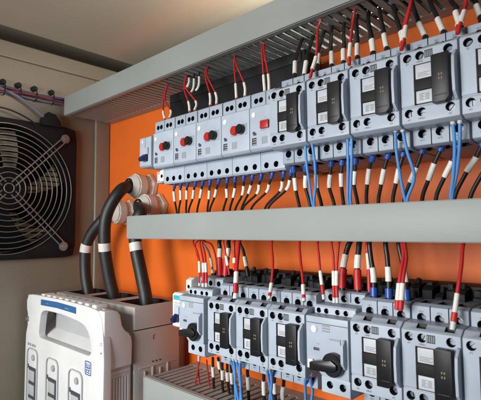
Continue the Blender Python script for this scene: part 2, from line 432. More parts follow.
# ---- rotary breakers of the lower row
def make_rotary():
    r = empty('rotary_breaker', (0, 0, 0), None, 'breaker', 'rotary breakers of the lower row')
    w = .0424
    out = [(.0003, -.0450), (.0003, 0), (w-.0008, 0), (w-.0008, -.0490), (.0160, -.0490), (.0120, -.0450)]
    b = MB().prism(out, 'xz', Yl(.3282), Yl(.3440), .0006)
    c = MB(); c.box(.0340, .0346, Yl(.325), Yl(.3288), -.042, -.016).box(-.01, .06, Yl(.325), Yl(.3287), -.0058, -.0053)
    b.build('housing', M['body'], r, cut=c)
    g = MB().prism([(Yl(.330), -.0400), (Yl(.3255), -.0390), (Yl(.3225), -.034), (Yl(.3225), -.020), (Yl(.3255), -.016), (Yl(.330), -.015)], 'yz', .0372, .0398, .0007)
    g.build('side_grip', M['body'], r)
    MB().box(.0006, w-.0009, Yl(.3445), Yl(.421), -.0490, -.0006).build('rear_block', M['body2'], r, smooth=False)
    tx = (.0050, .0128, .0240, .0322)
    b = MB().prism([(Yl(.3415), .0001), (Yl(.3415), .0062), (Yl(.3435), .0078), (Yl(.362), .0078), (Yl(.362), .0001)], 'yz', .0005, w-.001, .0005)
    c = MB(); holes(c, tx, .0030, .3415, .0024, .009)
    b.build('terminal_strip', M['body'], r, cut=c)
    for x in tx: screw(x, .0030, .3458, r, .0016)
    bx = (.0075, .0210, .0345)
    b = MB().prism([(Yl(.358), .0079), (Yl(.358), .0175), (Yl(.361), .0190), (Yl(.421), .0190), (Yl(.421), .0079)], 'yz', .0003, w-.0008, .0006)
    c = MB(); holes(c, bx, .0125, .358, .0031, .010)
    for x in (.0142, .0278): c.box(x-.0004, x+.0004, Yl(.356), Yl(.3595), .01, .03)
    b.build('terminal_block', M['body2'], r, cut=c)
    for x in bx: screw(x, .0125, .3625, r, .0020)
    b = MB().prism([(Yl(.3300), -.0625), (Yl(.3300), -.0493), (Yl(.421), -.0493), (Yl(.421), -.0640), (Yl(.333), -.0640)], 'yz', .0140, w-.001, .0006)
    c = MB(); holes(c, (.0222, .0345), -.0555, .3300, .0031, .010)
    b.build('terminal_base', M['body'], r, cut=c)
    for x in (.0222, .0345): screw(x, -.0555, .3345, r, .0020)
    MB().cyl((.0088, Yl(.3278), -.0105), (0, 1, 0), .0030, .0016, 22, bev=.0004).build('test_button', M['cream'], r)
    k = MB().cyl((.0285, Yl(.3258), -.0370), (0, 1, 0), .0098, .0056, 32, bev=.0010)
    k.prism([(.0080, -.0438), (.0080, -.0372), (.0110, -.0362), (.0285, -.0325), (.0340, -.0355), (.0340, -.0395), (.0285, -.0425)], 'xz', Yl(.3205), Yl(.3265), .0009)
    k.build('rotary_knob', M['black'], r)
    MB().box(.0030, .0078, Yl(.3262), Yl(.3285), -.0440, -.0362, .0005).build('pointer_window', M['cream'], r)
    MB().box(.0080, .0135, Yl(.3276), Yl(.3286), -.0285, -.0262, .0002).build('trip_slot', M['ink'], r)
    b = MB()
    for i in range(4):
        for j in range(3): b.box(.0170+.0020*i, .0184+.0020*i, Yl(.3280), Yl(.3282), -.0120+.0022*j, -.0106+.0022*j)
    b.build('rating_print', M['greyink'], r, smooth=False); b = MB()
    text_into(b, 'TEST', .0125, -.0235, Yl(.3281), .0018); b.build('slot_print', M['greyink'], r, smooth=False); b = MB()
    for i in range(5): b.box(.0240+.0022*i, .0255+.0022*i, Yl(.3280), Yl(.3282), -.0180, -.0166)
    b.build('face_print', M['greyink'], r, smooth=False)
    return r
r0 = make_rotary(); r0.location = (-.4085, YP, -.0735); r0['label'] = 'leftmost rotary breaker of the lower row, black knob beside the navy toggle'
r1 = copy_tree(r0); r1.location = (-.2325, YP, -.0745); r1['label'] = 'rotary breaker with black knob in the middle of the lower row between contactors'

# ---- auxiliary blocks and end stops
def aux(loc, w, h, label, teal):
    r = empty('auxiliary_block', loc, label, 'contact block', 'narrow auxiliary blocks ending the rows')
    c = MB().box(w*.35, w*.75, Yl(.330), Yl(.3375), h*.18, h*.42)
    MB().prism([(Yl(.3335), .002), (Yl(.3335), h-.002), (Yl(.3365), h), (Yl(.421), h), (Yl(.421), 0), (Yl(.3365), 0)], 'yz', 0, w, .0007).build('housing', M['body'] if not teal else M['cream'], r, cut=c)
    MB().prism([(Yl(.337), h*.20), (Yl(.326), h*.17), (Yl(.3245), h*.27), (Yl(.332), h*.42), (Yl(.337), h*.40)], 'yz', w*.38, w*.72, .0005).build('toggle', M['navy'], r)
    MB().box(w*.30, w*.80, Yl(.3315), Yl(.3334), h*.20+.008, h*.62, .0004).build('toggle_guard', M['body'], r)
    if teal:
        MB().box(w*.12, w*.88, Yl(.33325), Yl(.33345), h*.80, h*.93).build('colour_tab', M['teal'], r)
        b = MB()
        for k in range(3): b.box(w*.2, w*.8, Yl(.33325), Yl(.33345), h*(.70-.06*k), h*(.72-.06*k))
        b.build('label_print', M['greyink'], r, smooth=False)
    else:
        MB().cyl((w*.3, Yl(.3332), h*.82), (0, 1, 0), .0018, .0012, 14).build('indicator', M['cream'], r)
        MB().box(w*.5-.0003, w*.5+.0003, Yl(.3331), Yl(.3336), h*.5, h*.97).build('seam', M['greyink'], r)
aux((-.4985, YP, .0835), .0255, .0405, 'narrow blue-grey block with navy toggle at the left end of the upper row', False)
aux((-.4275, YP, -.1130), .0165, .0405, 'narrow white block with turquoise tab and navy toggle ending the lower row', True)

def stop(loc, w, h, label, Y=.352):
    r = empty('end_clamp', loc, label, 'end clamp', 'white end clamps on the rails')
    c = MB(); holes(c, (w*.5,), h*.42, Y, .0024, .012)
    MB().prism([(Yl(Y), .001), (Yl(Y), h-.003), (Yl(Y+.006), h), (Yl(.421), h), (Yl(.421), 0), (Yl(Y+.004), 0)], 'yz', 0, w, .0007).build('housing', M['cream'], r, cut=c)
    screw(w*.5, h*.42, Y+.005, r, .0018)
stop((-.4790, YP, .0645), .0080, .0185, 'small white end clamp below the leftmost push-button breaker')
stop((-.4325, YP, -.0760), .0100, .0185, 'small white end clamp above the white block ending the lower row', .358)
r = empty('terminal_block', (-.4965, YP, .0640), 'pale stepped block under the narrow block at the upper row left end', 'terminal')
MB().prism([(Yl(.360), .001), (Yl(.360), .0165), (Yl(.421), .0185), (Yl(.421), 0)], 'yz', 0, .0170, .0006).build('housing', M['body'], r)
MB().box(.004, .0130, Yl(.3585), Yl(.3602), .004, .012, .0004).build('marker_tab', M['cream'], r)

# ---- black busbars behind the devices
r = empty('busbar_cover', (-.505, YP, .148), 'matt black busbar cover behind the tops of the push-button breakers', 'busbar')
b = MB().box(0, .2350, Yl(.388), Yl(.420), 0, .047, .001); b.build('cover', M['mblack'], r)
b = MB().box(.004, .231, Yl(.3865), Yl(.3878), .034, .044, .0005); b.build('snap_strip', M['mblack'], r)
def jag(x0, x1, z, label):
    r = empty('comb_busbar', (x0, YP, z), label, 'busbar', 'black comb busbars over the lower row')
    L = x1-x0
    MB().box(0, L, Yl(.3905), Yl(.418), -.012, .0035, .001).build('spine', M['mblack'], r)
    k = 0; x = .001
    b = MB(); c = MB()
    while x < L-.008:
        wd_ = random.uniform(.0045, .0085); hgt = random.uniform(-.003, .0040); y0 = random.uniform(.373, .381)
        b.prism([(Yl(y0), -.0095), (Yl(y0), hgt-.003), (Yl(y0+.004), hgt), (Yl(.391), hgt+.001), (Yl(.391), -.0095)], 'yz', x, x+wd_, .0008)
        if k % 2: c.cyl((x+wd_/2, Yl(.385), hgt+.001), (0, .35, 1), .0022, .007, 12, bev=.0005)
        else: c.box(x+.0008, x+wd_*.7, Yl(.382), Yl(.396), hgt-.003, hgt+.0028, .0006)
        x += wd_+random.uniform(.001, .004); k += 1
    b.build('finger', M['mblack'], r); c.build('lug', M['mblack'], r)
jag(-.357, -.236, -.0500, 'black comb busbar above the three left contactors of the lower row')
jag(-.232, -.190, -.0510, 'short black comb busbar above the middle rotary breaker')
jag(-.1885, -.055, -.0500, 'black comb busbar above the contactors right of the middle rotary breaker')
jag(-.415, -.362, -.0530, 'short black comb busbar above the leftmost rotary breaker')

# ------------------------------------------------------------------ wires
def wire(path, mm, r, label, name='control_wire', group=None, parts=(), per=6):
    """path: (u, v, Y) or Vector.  parts: (t0, t1, material, radius, part name), t along the path 0..1"""
    P = [p if isinstance(p, Vector) else at(*p) for p in path]
    P = [q+Vector((random.uniform(-1, 1), random.uniform(-1, 1), 0))*.0005 if 0 < n_ < len(P)-1 else q for n_, q in enumerate(P)]
    C = spline(P, per); base = C[-1].copy()
    root = empty(name, base, label, 'wire' if 'wire' in name else 'cable', group)
    loc = [p-base for p in C]
    MB().tube(loc, r, 10).build('insulation', M[mm], root)
    # arc length
    acc = [0]
    for a, b in zip(loc, loc[1:]): acc.append(acc[-1]+(b-a).length)
    T = acc[-1]
    def pos(t):
        s = t*T
        for i in range(len(acc)-1):
            if s <= acc[i+1]+1e-12:
                k = (s-acc[i])/max(1e-9, acc[i+1]-acc[i]); return loc[i].lerp(loc[i+1], k)
        return loc[-1]
    for (t0, t1, pm, pr, pn) in parts:
        MB().tube([pos(t0+(t1-t0)*k/6) for k in range(7)], pr, 12).build(pn, M[pm], root)
    return root
def vlen(path, per=6):
    P = [p if isinstance(p, Vector) else at(*p) for p in path]; C = spline(P, per)
    return C
def tpar(path, v):                                # arc parameter at which the wire passes image row v
    C = vlen(path, 10); acc = [0]
    for a, b in zip(C, C[1:]): acc.append(acc[-1]+(b-a).length)
    rows = [CY-F_PX*(p.dot(up)/p.dot(fw)) for p in C]
    best = min(range(len(rows)), key=lambda i: abs(rows[i]-v))
    # refine linearly
    for i in range(len(rows)-1):
        if (rows[i]-v)*(rows[i+1]-v) <= 0 and rows[i] != rows[i+1]:
            k = (v-rows[i])/(rows[i+1]-rows[i]); return (acc[i]+k*(acc[i+1]-acc[i]))/acc[-1]
    return acc[best]/acc[-1]
def mark(path, v0, v1, mm='sleeve', r=.0018, nm='marker_sleeve'):
    return (tpar(path, v0), tpar(path, v1), mm, r, nm)

# (1) black wires with blue ferrules below the upper row, going into the middle duct
def crop(x0, y0, s): return lambda u, v: (x0+u/s, y0+v/s)
A = crop(160, 160, 4.81); Bc = crop(240, 140, 4.01); Cc = crop(350, 120, 3.67)
low = []     # (ferrule, sleeve top, sleeve bottom, bottom)
for f, s0, s1, b in ((( 70,120),( 67,150),( 72,198),( 80,250)), ((100,118),( 98,143),(100,190),( 92,250)), ((135,114),(130,145),(128,188),(126,250)),
                     ((172,110),(165,143),(158,185),(138,250)), ((205,106),(200,140),(193,182),(178,250)), ((240,104),(237,145),(234,186),(228,250)),
                     ((285, 98),(274,140),(264,176),(240,250)), ((322, 94),(320,138),(323,180),(305,250)), ((362, 90),(358,135),(353,180),(335,245)),
                     ((405, 84),(403,125),(397,168),(362,245)), ((447, 80),(440,120),(428,160),(392,240))):
    low.append([A(*f), A(*s0), A(*s1), A(*b)])
for f, s0, s1, b in (((85,146),(76,178),(68,214),(10,276)), ((130,140),(118,176),(105,208),(45,274)),
                     ((175,136),(170,166),(160,204),(100,272)), ((203,128),(200,160),(188,200),(116,271))):
    low.append([Bc(*f), Bc(*s0), Bc(*s1), Bc(*b)])
nb = len(low)
for f, s0, s1, b in (((213,104),(218,152),(224,202),(240,270)), ((262,100),(263,142),(264,192),(285,266)), ((303,94),(306,140),(308,192),(328,262)),
                     ((366, 80),(361,138),(361,190),(378,258)), ((412, 74),(409,133),(408,186),(414,256)), ((465,70),(461,124),(458,178),(472,252))):
    low.append([Bc(*f), Bc(*s0), Bc(*s1), Bc(*b)])
for f, s0, s1, b in (((85,128),(70,180),(62,236),(62,300)), ((142,118),(126,180),(114,235),(105,300)), ((200,108),(180,178),(168,230),(160,300)),
                     ((272, 97),(245,174),(222,228),(198,298)), ((340, 88),(310,160),(286,220),(266,292)), ((400,80),(375,150),(348,208),(318,290)),
                     ((490,70),(462,135),(430,190),(385,287)), ((560,60),(520,125),(492,180),(440,287))):
    low.append([Cc(*f), Cc(*s0), Cc(*s1), Cc(*b)])
cnt = len(low)
pos3 = ['left', 'middle', 'right']
for i, (f, s0, s1, b) in enumerate(low):
    if i < nb:
        lab = '%s sleeved black wire from the left under the push-button breakers' % (
            ['first', 'second', 'third', 'fourth', 'fifth', 'sixth', 'seventh', 'eighth', 'ninth', 'tenth', 'eleventh', 'twelfth', 'thirteenth', 'fourteenth', 'fifteenth'][i])
        Yt, rr = .362, .00125
    else:
        j = i-nb; lab = '%s blue-tipped black wire below the %s upper contactor from the left' % (pos3[j % 3], ordn[j//3])
        Yt, rr = .3605, .00165
    p = [(f[0], f[1]-5, Yt), (f[0], f[1], Yt), (s0[0], s0[1], Yt+.003), (s1[0], s1[1], Yt+.005), (b[0], b[1], Yt+.010)]
    e = at(b[0], b[1], Yt+.010); p.append(Vector((e.x, e.y+.004, e.z-.020)))
    wire(p, 'wblack', rr, lab, group='black wires below the upper row', parts=(
        mark(p, s0[1], s1[1], r=rr+.00065), (0, tpar(p, f[1]+(3.2 if i < nb else 6.5)), 'fblue', rr+(.00085 if i < nb else .0012), 'ferrule')))

# (2) blue coil wires below the upper row
def bluepair(ps, labels, Y0=.334):
    for p, l in zip(ps, labels):
        q = [(u, v, Y0+.022*k/(len(p)-1)+.002*(k == 0)) for k, (u, v) in enumerate(p)]
        e = at(*q[-1]); q.append(Vector((e.x, e.y+.010, e.z-.016)))
        wire(q, 'wblue', .00125, l, group='light blue coil wires', parts=((0, .045, 'clear', .0018, 'ferrule'),))
bluepair([[(305,141),(307,165),(310,188),(312.5,204)], [(311.5,140),(315,163),(316,185),(314.5,204)]],
         ['light blue coil wire, left one of the pair under the first upper contactor', 'light blue coil wire, right one of the pair under the first upper contactor'])
bluepair([[(347.5,133),(347.5,160),(348,185),(348.5,203)], [(351.5,133),(352,160),(351.5,185),(350.5,203)]],
         ['light blue coil wire, left one of the pair under the second upper contactor', 'light blue coil wire, right one of the pair under the second upper contactor'])
bluepair([[(395.5,127),(396.5,150),(400,178),(406,201)], [(402,127),(408,152),(415,177),(407.5,201)]],
         ['straighter light blue wire of the loop under the third upper contactor', 'bulging light blue wire of the loop under the third upper contactor'])
bluepair([[(452.5,119),(454,145),(453.5,175),(451,199)], [(460,118),(460,145),(457,172),(452.5,199)]],
         ['light blue coil wire, left one of the pair under the fourth upper contactor', 'light blue coil wire, right one of the pair under the fourth upper contactor'])

# (3) red pairs above the push-button breakers
for k, (t, a, b) in enumerate((((164,95),(165,122),(170,121)), ((184,82),(190,115),(195,114)), ((206,69),(210,110),(216.5,109)), ((234.5,54),(236.5,104),(245,102)), ((263,41),(264.5,98),(269,97)))):
    tt = at(t[0], t[1], .366)
    for q, (e, sd) in enumerate(((a, -1), (b, 1))):
        h = e[1]-t[1]
        P = [Vector((tt.x+.001*sd, .374, .212)), (t[0]+.6*sd, t[1]+h*.12, .362), (e[0]-.4+1.0*sd*(k < 2), e[1]-h*.38, .352), (e[0], e[1]-h*.12, .346), (e[0], e[1]+1, .3435)]
        wire(P, 'wred', .00105, '%s sleeved red wire of the pair above the %s push-button breaker' % (('left', 'right')[q], ordn[k]), group='red wire pairs above the breakers',
             parts=(mark(P, e[1]-h*.40, e[1]-h*.12, r=.0016), mark(P, e[1]-3, e[1]+.5, 'shrink', .0014, 'ferrule')))
# bunch of loose white sleeves near the second breaker
for k, (u, v) in enumerate(((188, 86), (193, 90), (198, 88))):
    P = [Vector((at(u, 80, .372).x, .374, .208)), (u+1, v-3, .366), (u-3, v+4, .362)]
    wire(P, 'wblack', .0010, 'spare white-sleeved wire end hanging from the top duct, %s of three' % pos3[k], group='spare sleeved ends under the top duct', parts=((.35, .95, 'sleeve', .0017, 'marker_sleeve'),))

# (4) black and red wires above the upper contactors
D = crop(270, 20, 4.37); E5 = crop(370, 0, 4.33)
tops = [(D(140,85), D(112,182), D(108,235)), (D(182,90), D(158,180), D(152,238)), (D(232,60), D(212,150), D(206,195)),
        (D(272,20), D(268,140), D(268,195)), (D(324,20), D(322,128), D(322,180)), (D(380,-10), D(382,105), D(383,158)),
        (D(430,-10), D(445,88), D(450,136)), (E5(-10,60), E5(6,172), E5(14,226)), (E5(42,40), E5(60,150), E5(74,206)),
        (E5(98,20), E5(133,138), E5(140,180)), (E5(178,-10), E5(210,100), E5(236,156)), (E5(258,-10), E5(292,82), E5(320,134)),
        (E5(345,-10), E5(374,50), E5(390,112)), (E5(430,-30), E5(458,25), E5(480,68)), (E5(520,-40), E5(545,5), E5(565,45))]
for i, (t, a, b) in enumerate(tops):
    e = at(t[0], t[1], .386); dx = (b[0]-a[0])
    P = [Vector((e.x+.003, .392, .222)), (t[0], t[1], .380), (a[0]-dx*.1, a[1]-4, .368), (a[0], a[1], .366), (b[0], b[1], .362), (b[0]+dx*.3, b[1]+5.5, .360), (b[0]+dx*.35, b[1]+9, .360)]
    wire(P, 'wblack', .0019, '%s sleeved black wire above the %s upper contactor from the left' % (pos3[i % 3], ordn[i//3]), group='black wires above the upper contactors',
         parts=(mark(P, a[1], b[1], r=.0024), mark(P, b[1]+1.0, b[1]+6, 'black', .0025, 'ferrule')))
reds = [((D(207,38)), D(203,150), D(176,250), D(190,160), D(183,214), 'red wire above the first upper contactor, dropping at its right corner'),
        ((D(366,-8)), D(350,90), D(347,196), D(348,104), D(346,165), 'red wire above the second upper contactor, dropping at its right corner'),
        ((E5(182,-10)), E5(156,108), E5(136,216), E5(152,112), E5(148,166), 'red wire dropping between the third and fourth upper contactors'),
        ((E5(420,-10)), E5(408,48), E5(380,146), E5(406,50), E5(394,98), 'red wire dropping between the fourth and fifth upper contactors')]
for t, md, e, s0, s1, l in reds:
    q = at(t[0], t[1], .362)
    P = [Vector((q.x, .370, .216)), (t[0], t[1]+2, .358), (md[0], md[1], .348), (s1[0], s1[1], .342), (e[0], e[1], .337)]
    wire(P, 'wred', .0013, l, group='red coil wires above the upper contactors', parts=(mark(P, s0[1], s1[1], r=.0019), mark(P, e[1]-5, e[1]-.5, 'shrink', .0016, 'ferrule')))
    if md[0] > 380:
        P = [Vector((q.x-.002, .372, .216)), (t[0]-1, t[1]+2, .360), (md[0]-2.5, md[1]+3, .350), (s1[0]-3, s1[1]+3, .344), (e[0]-.6, e[1], .338)]
        wire(P, 'wred', .0012, l.replace('red wire', 'second, shorter-sleeved red wire'), group='red coil wires above the upper contactors', parts=(mark(P, s0[1]+5, s1[1]+3, r=.0018),))

# (5) wires between the middle duct and the lower row
G = crop(180, 230, 5.34); H = crop(230, 230, 4.81); I = crop(320, 235, 4.37); J = crop(380, 260, 2.86)
def drop(pts, mm, r, label, parts, Ya=.362, Yb=.344, group='red wires above the lower row', name='control_wire'):
    n = len(pts); e = at(pts[0][0], pts[0][1], Ya)
    P = [Vector((e.x, Ya+.012, -.001))]+[(u, v, Ya+(Yb-Ya)*k/(n-1)) for k, (u, v) in enumerate(pts)]
    wire(P, mm, r, label, name=name, group=group, parts=[mark(P, a, b, m_, r_, n_) for (a, b, m_, r_, n_) in parts])
SL = 'marker_sleeve'
def gy(v): return 230+v/5.34
drop([G(70,62), G(92,110), G(103,170), G(104,300)], 'wred', .0010, 'thin red wire, leftmost of those dropping onto the lower row', [(gy(168), gy(228), 'sleeve', .0017, SL), (gy(285), gy(308), 'clear', .0014, 'ferrule')])
drop([G(108,60), G(118,125), G(124,180), G(124,306)], 'wred', .0012, 'red wire, second from the left dropping onto the leftmost rotary breaker', [(gy(178), gy(228), 'sleeve', .0018, SL), (gy(230), gy(283), 'shrink', .0017, 'heat_shrink'), (gy(285), gy(308), 'clear', .0016, 'ferrule')])
drop([G(122,60), G(132,125), G(139,180), G(142,306)], 'wred', .0012, 'red wire, third from the left dropping onto the leftmost rotary breaker', [(gy(178), gy(228), 'sleeve', .0018, SL), (gy(230), gy(283), 'shrink', .0017, 'heat_shrink'), (gy(285), gy(308), 'clear', .0016, 'ferrule')])
drop([G(118,58), G(150,110), G(165,165), G(176,232)], 'wgrey', .0012, 'grey-violet wire with white sleeve beside the leftmost red wires', [(gy(150), gy(198), 'sleeve', .0017, SL), (gy(214), gy(232), 'sleeve', .0022, 'ferrule')], .372, .366)
drop([G(95,58), G(82,75), G(92,130), G(108,200), G(112,290)], 'wred', .0009, 'thin curling red wire behind the leftmost red wires of the lower row', [], .376, .360)
drop([G(128,55), G(165,75), G(188,120), G(196,190), G(200,250)], 'wred', .0010, 'thin red wire arching right from the duct above the leftmost rotary breaker', [], .378, .372)
drop([G(212,55), G(213,100), G(212,160), G(214,250)], 'wblack', .0026, 'thick wire with red heat-shrink, left one above the first lower contactor', [(gy(102), gy(148), 'clear', .0030, SL), (gy(152), gy(244), 'shrink', .0037, 'heat_shrink')], .378, .370, 'thick supply wires with red heat-shrink', 'power_wire')
drop([G(262,55), G(260,100), G(247,160), G(242,250)], 'wblack', .0026, 'thick wire with red heat-shrink, right one above the first lower contactor', [(gy(98), gy(140), 'clear', .0030, SL), (gy(145), gy(244), 'shrink', .0037, 'heat_shrink')], .380, .372, 'thick supply wires with red heat-shrink', 'power_wire')
drop([G(232,58), G(244,130), G(254,190), G(264,240)], 'wred', .0011, 'thin red wire with slanting white sleeve between the two thick wires', [(gy(140), gy(192), 'sleeve', .0019, SL)], .368, .362)
drop([G(318,55), G(308,130), G(300,220), G(295,368)], 'wred', .0022, 'stout red wire with two white sleeves above the first lower contactor', [(gy(225), gy(285), 'sleeve', .0027, SL), (gy(288), gy(338), 'shrink', .0027, 'heat_shrink'), (gy(340), gy(368), 'sleeve', .0024, 'ferrule')], .360, .334)
drop([G(290,58), G(290,110), G(288,150), G(290,215)], 'wred', .0016, 'short red wire with white sleeve just left of the stout red wire', [(gy(150), gy(178), 'sleeve', .0021, SL)], .366, .360)
drop([G(322,60), G(338,110), G(352,170), G(366,250)], 'wblack', .0017, 'black wire with slanting white sleeve right of the stout red wire', [(gy(145), gy(196), 'sleeve', .0024, SL), (gy(205), gy(245), 'black', .0026, 'ferrule')], .370, .362, 'black wires above the lower row')
def hy(v): return 230+v/4.81
drop([H(201,55), H(206,150), H(200,240), H(188,334)], 'wred', .0013, 'red wire dropping between the first and second lower contactors', [(hy(256), hy(302), 'sleeve', .0019, SL), (hy(303), hy(318), 'shrink', .0018, 'heat_shrink'), (hy(319), hy(336), 'clear', .0018, 'ferrule')], .358, .334)
drop([H(336,55), H(340,140), H(348,230), H(356,345)], 'wred', .0013, 'red wire dropping between the second and third lower contactors', [(hy(264), hy(312), 'sleeve', .0019, SL), (hy(313), hy(328), 'shrink', .0018, 'heat_shrink'), (hy(329), hy(347), 'clear', .0018, 'ferrule')], .358, .334)
drop([H(424,55), H(428,130), H(436,220), H(452,335)], 'wred', .0011, 'thin red wire with long white sleeve left of the middle rotary breaker', [(hy(198), hy(265), 'sleeve', .0017, SL), (hy(270), hy(308), 'shrink', .0017, 'heat_shrink'), (hy(312), hy(337), 'clear', .0016, 'ferrule')], .362, .346)
def iy(v): return 235+v/4.37
drop([I(52,28), I(58,100), I(60,200), I(62,298)], 'wred', .0012, 'red wire, left one of the pair above the middle rotary breaker', [(iy(158), iy(222), 'sleeve', .0017, SL), (iy(224), iy(272), 'shrink', .0016, 'heat_shrink'), (iy(275), iy(300), 'clear', .0015, 'ferrule')], .358, .345)
drop([I(84,28), I(78,100), I(75,200), I(76,298)], 'wred', .0012, 'red wire, right one of the pair above the middle rotary breaker', [(iy(158), iy(222), 'sleeve', .0017, SL), (iy(224), iy(272), 'shrink', .0016, 'heat_shrink'), (iy(275), iy(300), 'clear', .0015, 'ferrule')], .358, .345)
drop([I(136,25), I(118,65), I(104,140), I(98,255)], 'wblack', .0026, 'thick wire with red heat-shrink, left one above the middle rotary breaker', [(iy(86), iy(142), 'sleeve', .0031, SL), (iy(148), iy(232), 'shrink', .0036, 'heat_shrink')], .376, .366, 'thick supply wires with red heat-shrink', 'power_wire')
drop([I(176,25), I(168,65), I(165,140), I(167,260)], 'wblack', .0026, 'thick wire with red heat-shrink, right one above the middle rotary breaker', [(iy(88), iy(146), 'sleeve', .0031, SL), (iy(152), iy(240), 'shrink', .0036, 'heat_shrink')], .376, .366, 'thick supply wires with red heat-shrink', 'power_wire')
drop([I(206,25), I(208,80), I(210,150), I(216,255)], 'wred', .0014, 'red wire with narrow white sleeve beside the blue-tipped wires', [(iy(80), iy(150), 'sleeve', .0017, SL), (iy(155), iy(240), 'shrink', .0019, 'heat_shrink')], .378, .370)
for k, (p, a, b, c0, c1) in enumerate((([I(216,25), I(220,100), I(230,170), I(237,285)], 144, 208, 230, 282), ([I(288,25), I(293,100), I(299,170), I(302,290)], 139, 203, 234, 288), ([I(345,25), I(356,100), I(372,180), I(380,290)], 160, 206, 238, 292))):
    drop(p, 'wblack', .0021, '%s blue-tipped black wire above the contactor right of the middle rotary breaker' % pos3[k],
         [(iy(a), iy(b), 'sleeve', .0027, SL), (iy(c0), iy(c1), 'fblue', .0034, 'ferrule')], .368, .362, 'black wires above the lower row')
drop([I(358,25), I(366,90), I(352,180), I(336,328)], 'wred', .0015, 'red wire, left one of the pair dropping onto the contactor near the right edge', [(iy(213), iy(286), 'sleeve', .0021, SL), (iy(288), iy(325), 'shrink', .0021, 'heat_shrink')], .356, .334)
drop([I(372,25), I(374,100), I(362,190), I(352,332)], 'wred', .0015, 'red wire, right one of the pair dropping onto the contactor near the right edge', [(iy(213), iy(286), 'sleeve', .0021, SL), (iy(288), iy(325), 'shrink', .0021, 'heat_shrink')], .356, .334)
def jy(v): return 260+v/2.86
drop([J(236,-38), J(232,20), J(222,90), J(207,200)], 'wred', .0014, 'red wire dropping onto the contactor nearest the right edge', [(jy(96), jy(150), 'sleeve', .0018, SL), (jy(150), jy(176), 'shrink', .0021, 'heat_shrink'), (jy(177), jy(202), 'clear', .0020, 'ferrule')], .356, .334)

# (6) wires under the lower row into the bottom duct
K = crop(180, 345, 4.81); Lc = crop(270, 350, 4.37)
def down(pts, mm, r, label, parts, Ya=.350, Yb=.372, group='black wires below the lower row'):
    n = len(pts); P = [(u, v, Ya+(Yb-Ya)*k/(n-1)) for k, (u, v) in enumerate(pts)]
    e = at(*P[-1]); P.append(Vector((e.x, e.y+.004, min(e.z-.015, -.203))))
    wire(P, mm, r, label, group=group, parts=[mark(P, a, b, m_, r_, n_) for (a, b, m_, r_, n_) in parts])
def ky(v): return 345+v/4.81
down([K(92,45), K(90,90), K(84,140), K(72,180)], 'wred', .0009, 'thin red wire with short white tip under the leftmost rotary breaker', [(ky(50), ky(74), 'sleeve', .0017, 'ferrule')], .345, .372, 'red wires below the lower row')
down([K(94,60), K(88,110), K(90,150), K(96,190)], 'wred', .0009, 'second thin red wire under the leftmost rotary breaker, curving right', [], .352, .376, 'red wires below the lower row')
down([K(128,72), K(132,110), K(138,150), K(140,188)], 'wred', .0009, 'thin red wire just left of the sleeved black wires in the bottom duct', [], .356, .378, 'red wires below the lower row')
for k, (x0, x1, a, b) in enumerate(((158,160,104,150), (184,202,76,112), (202,205,118,164), (228,230,128,170), (243,250,132,182))):
    down([K(x0,62), K((x0+x1)/2,110), K(x1,160), K(x1+3,205)], 'wblack', .0016, '%s of five sleeved black wires under the first lower contactor' % ['leftmost', 'second', 'middle', 'fourth', 'rightmost'][k], [(ky(a), ky(b), 'sleeve', .0022, SL)], .360, .378)
for k, (x, a, b) in enumerate(((291, 140, 196), (327, 150, 212), (402, 172, 236), (455, 180, 230))):
    down([K(x,90+k*8), K(x,130+k*5), K(x+1,190), K(x+4,262)], 'wblack', .0018, '%s of four sleeved black wires under the second lower contactor' % ['leftmost', 'second', 'third', 'rightmost'][k], [(ky(a), ky(b), 'sleeve', .0024, SL)], .362, .378)
down([Lc(62,100), Lc(58,150), Lc(56,200), Lc(60,270)], 'wblack', .0018, 'black wire with white sleeve under the third lower contactor', [(350+158/4.37, 350+212/4.37, 'sleeve', .0024, SL)], .362, .378)
for k, (p, l) in enumerate((([K(238,58), K(255,110), K(270,190), K(285,275)], 'light blue coil wire, leftmost of four under the second lower contactor'),
                            ([K(255,60), K(262,120), K(266,190), K(268,275)], 'light blue coil wire, second of four under the second lower contactor'),
                            ([K(270,66), K(280,120), K(292,190), K(300,275)], 'light blue coil wire, third of four under the second lower contactor'),
                            ([K(288,70), K(290,130), K(291,200), K(290,275)], 'light blue coil wire, rightmost of four under the second lower contactor'),
                            ([K(418,105), K(424,150), K(434,210), K(446,280)], 'light blue coil wire, left one under the third lower contactor'),
                            ([K(430,102), K(438,150), K(440,210), K(434,280)], 'light blue coil wire, right one under the third lower contactor'),
                            ([Lc(160,105), Lc(154,140), Lc(152,180), Lc(158,250)], 'light blue coil wire, left one under the middle rotary breaker'),
                            ([Lc(174,105), Lc(180,140), Lc(184,180), Lc(180,250)], 'light blue coil wire, right one under the middle rotary breaker'))):
    y0 = p[0][1]
    down(p, 'wblue', .0014, l, [(y0-.3, y0+2.2, 'clear', .0019, 'ferrule')], .336, .360, 'light blue coil wires')

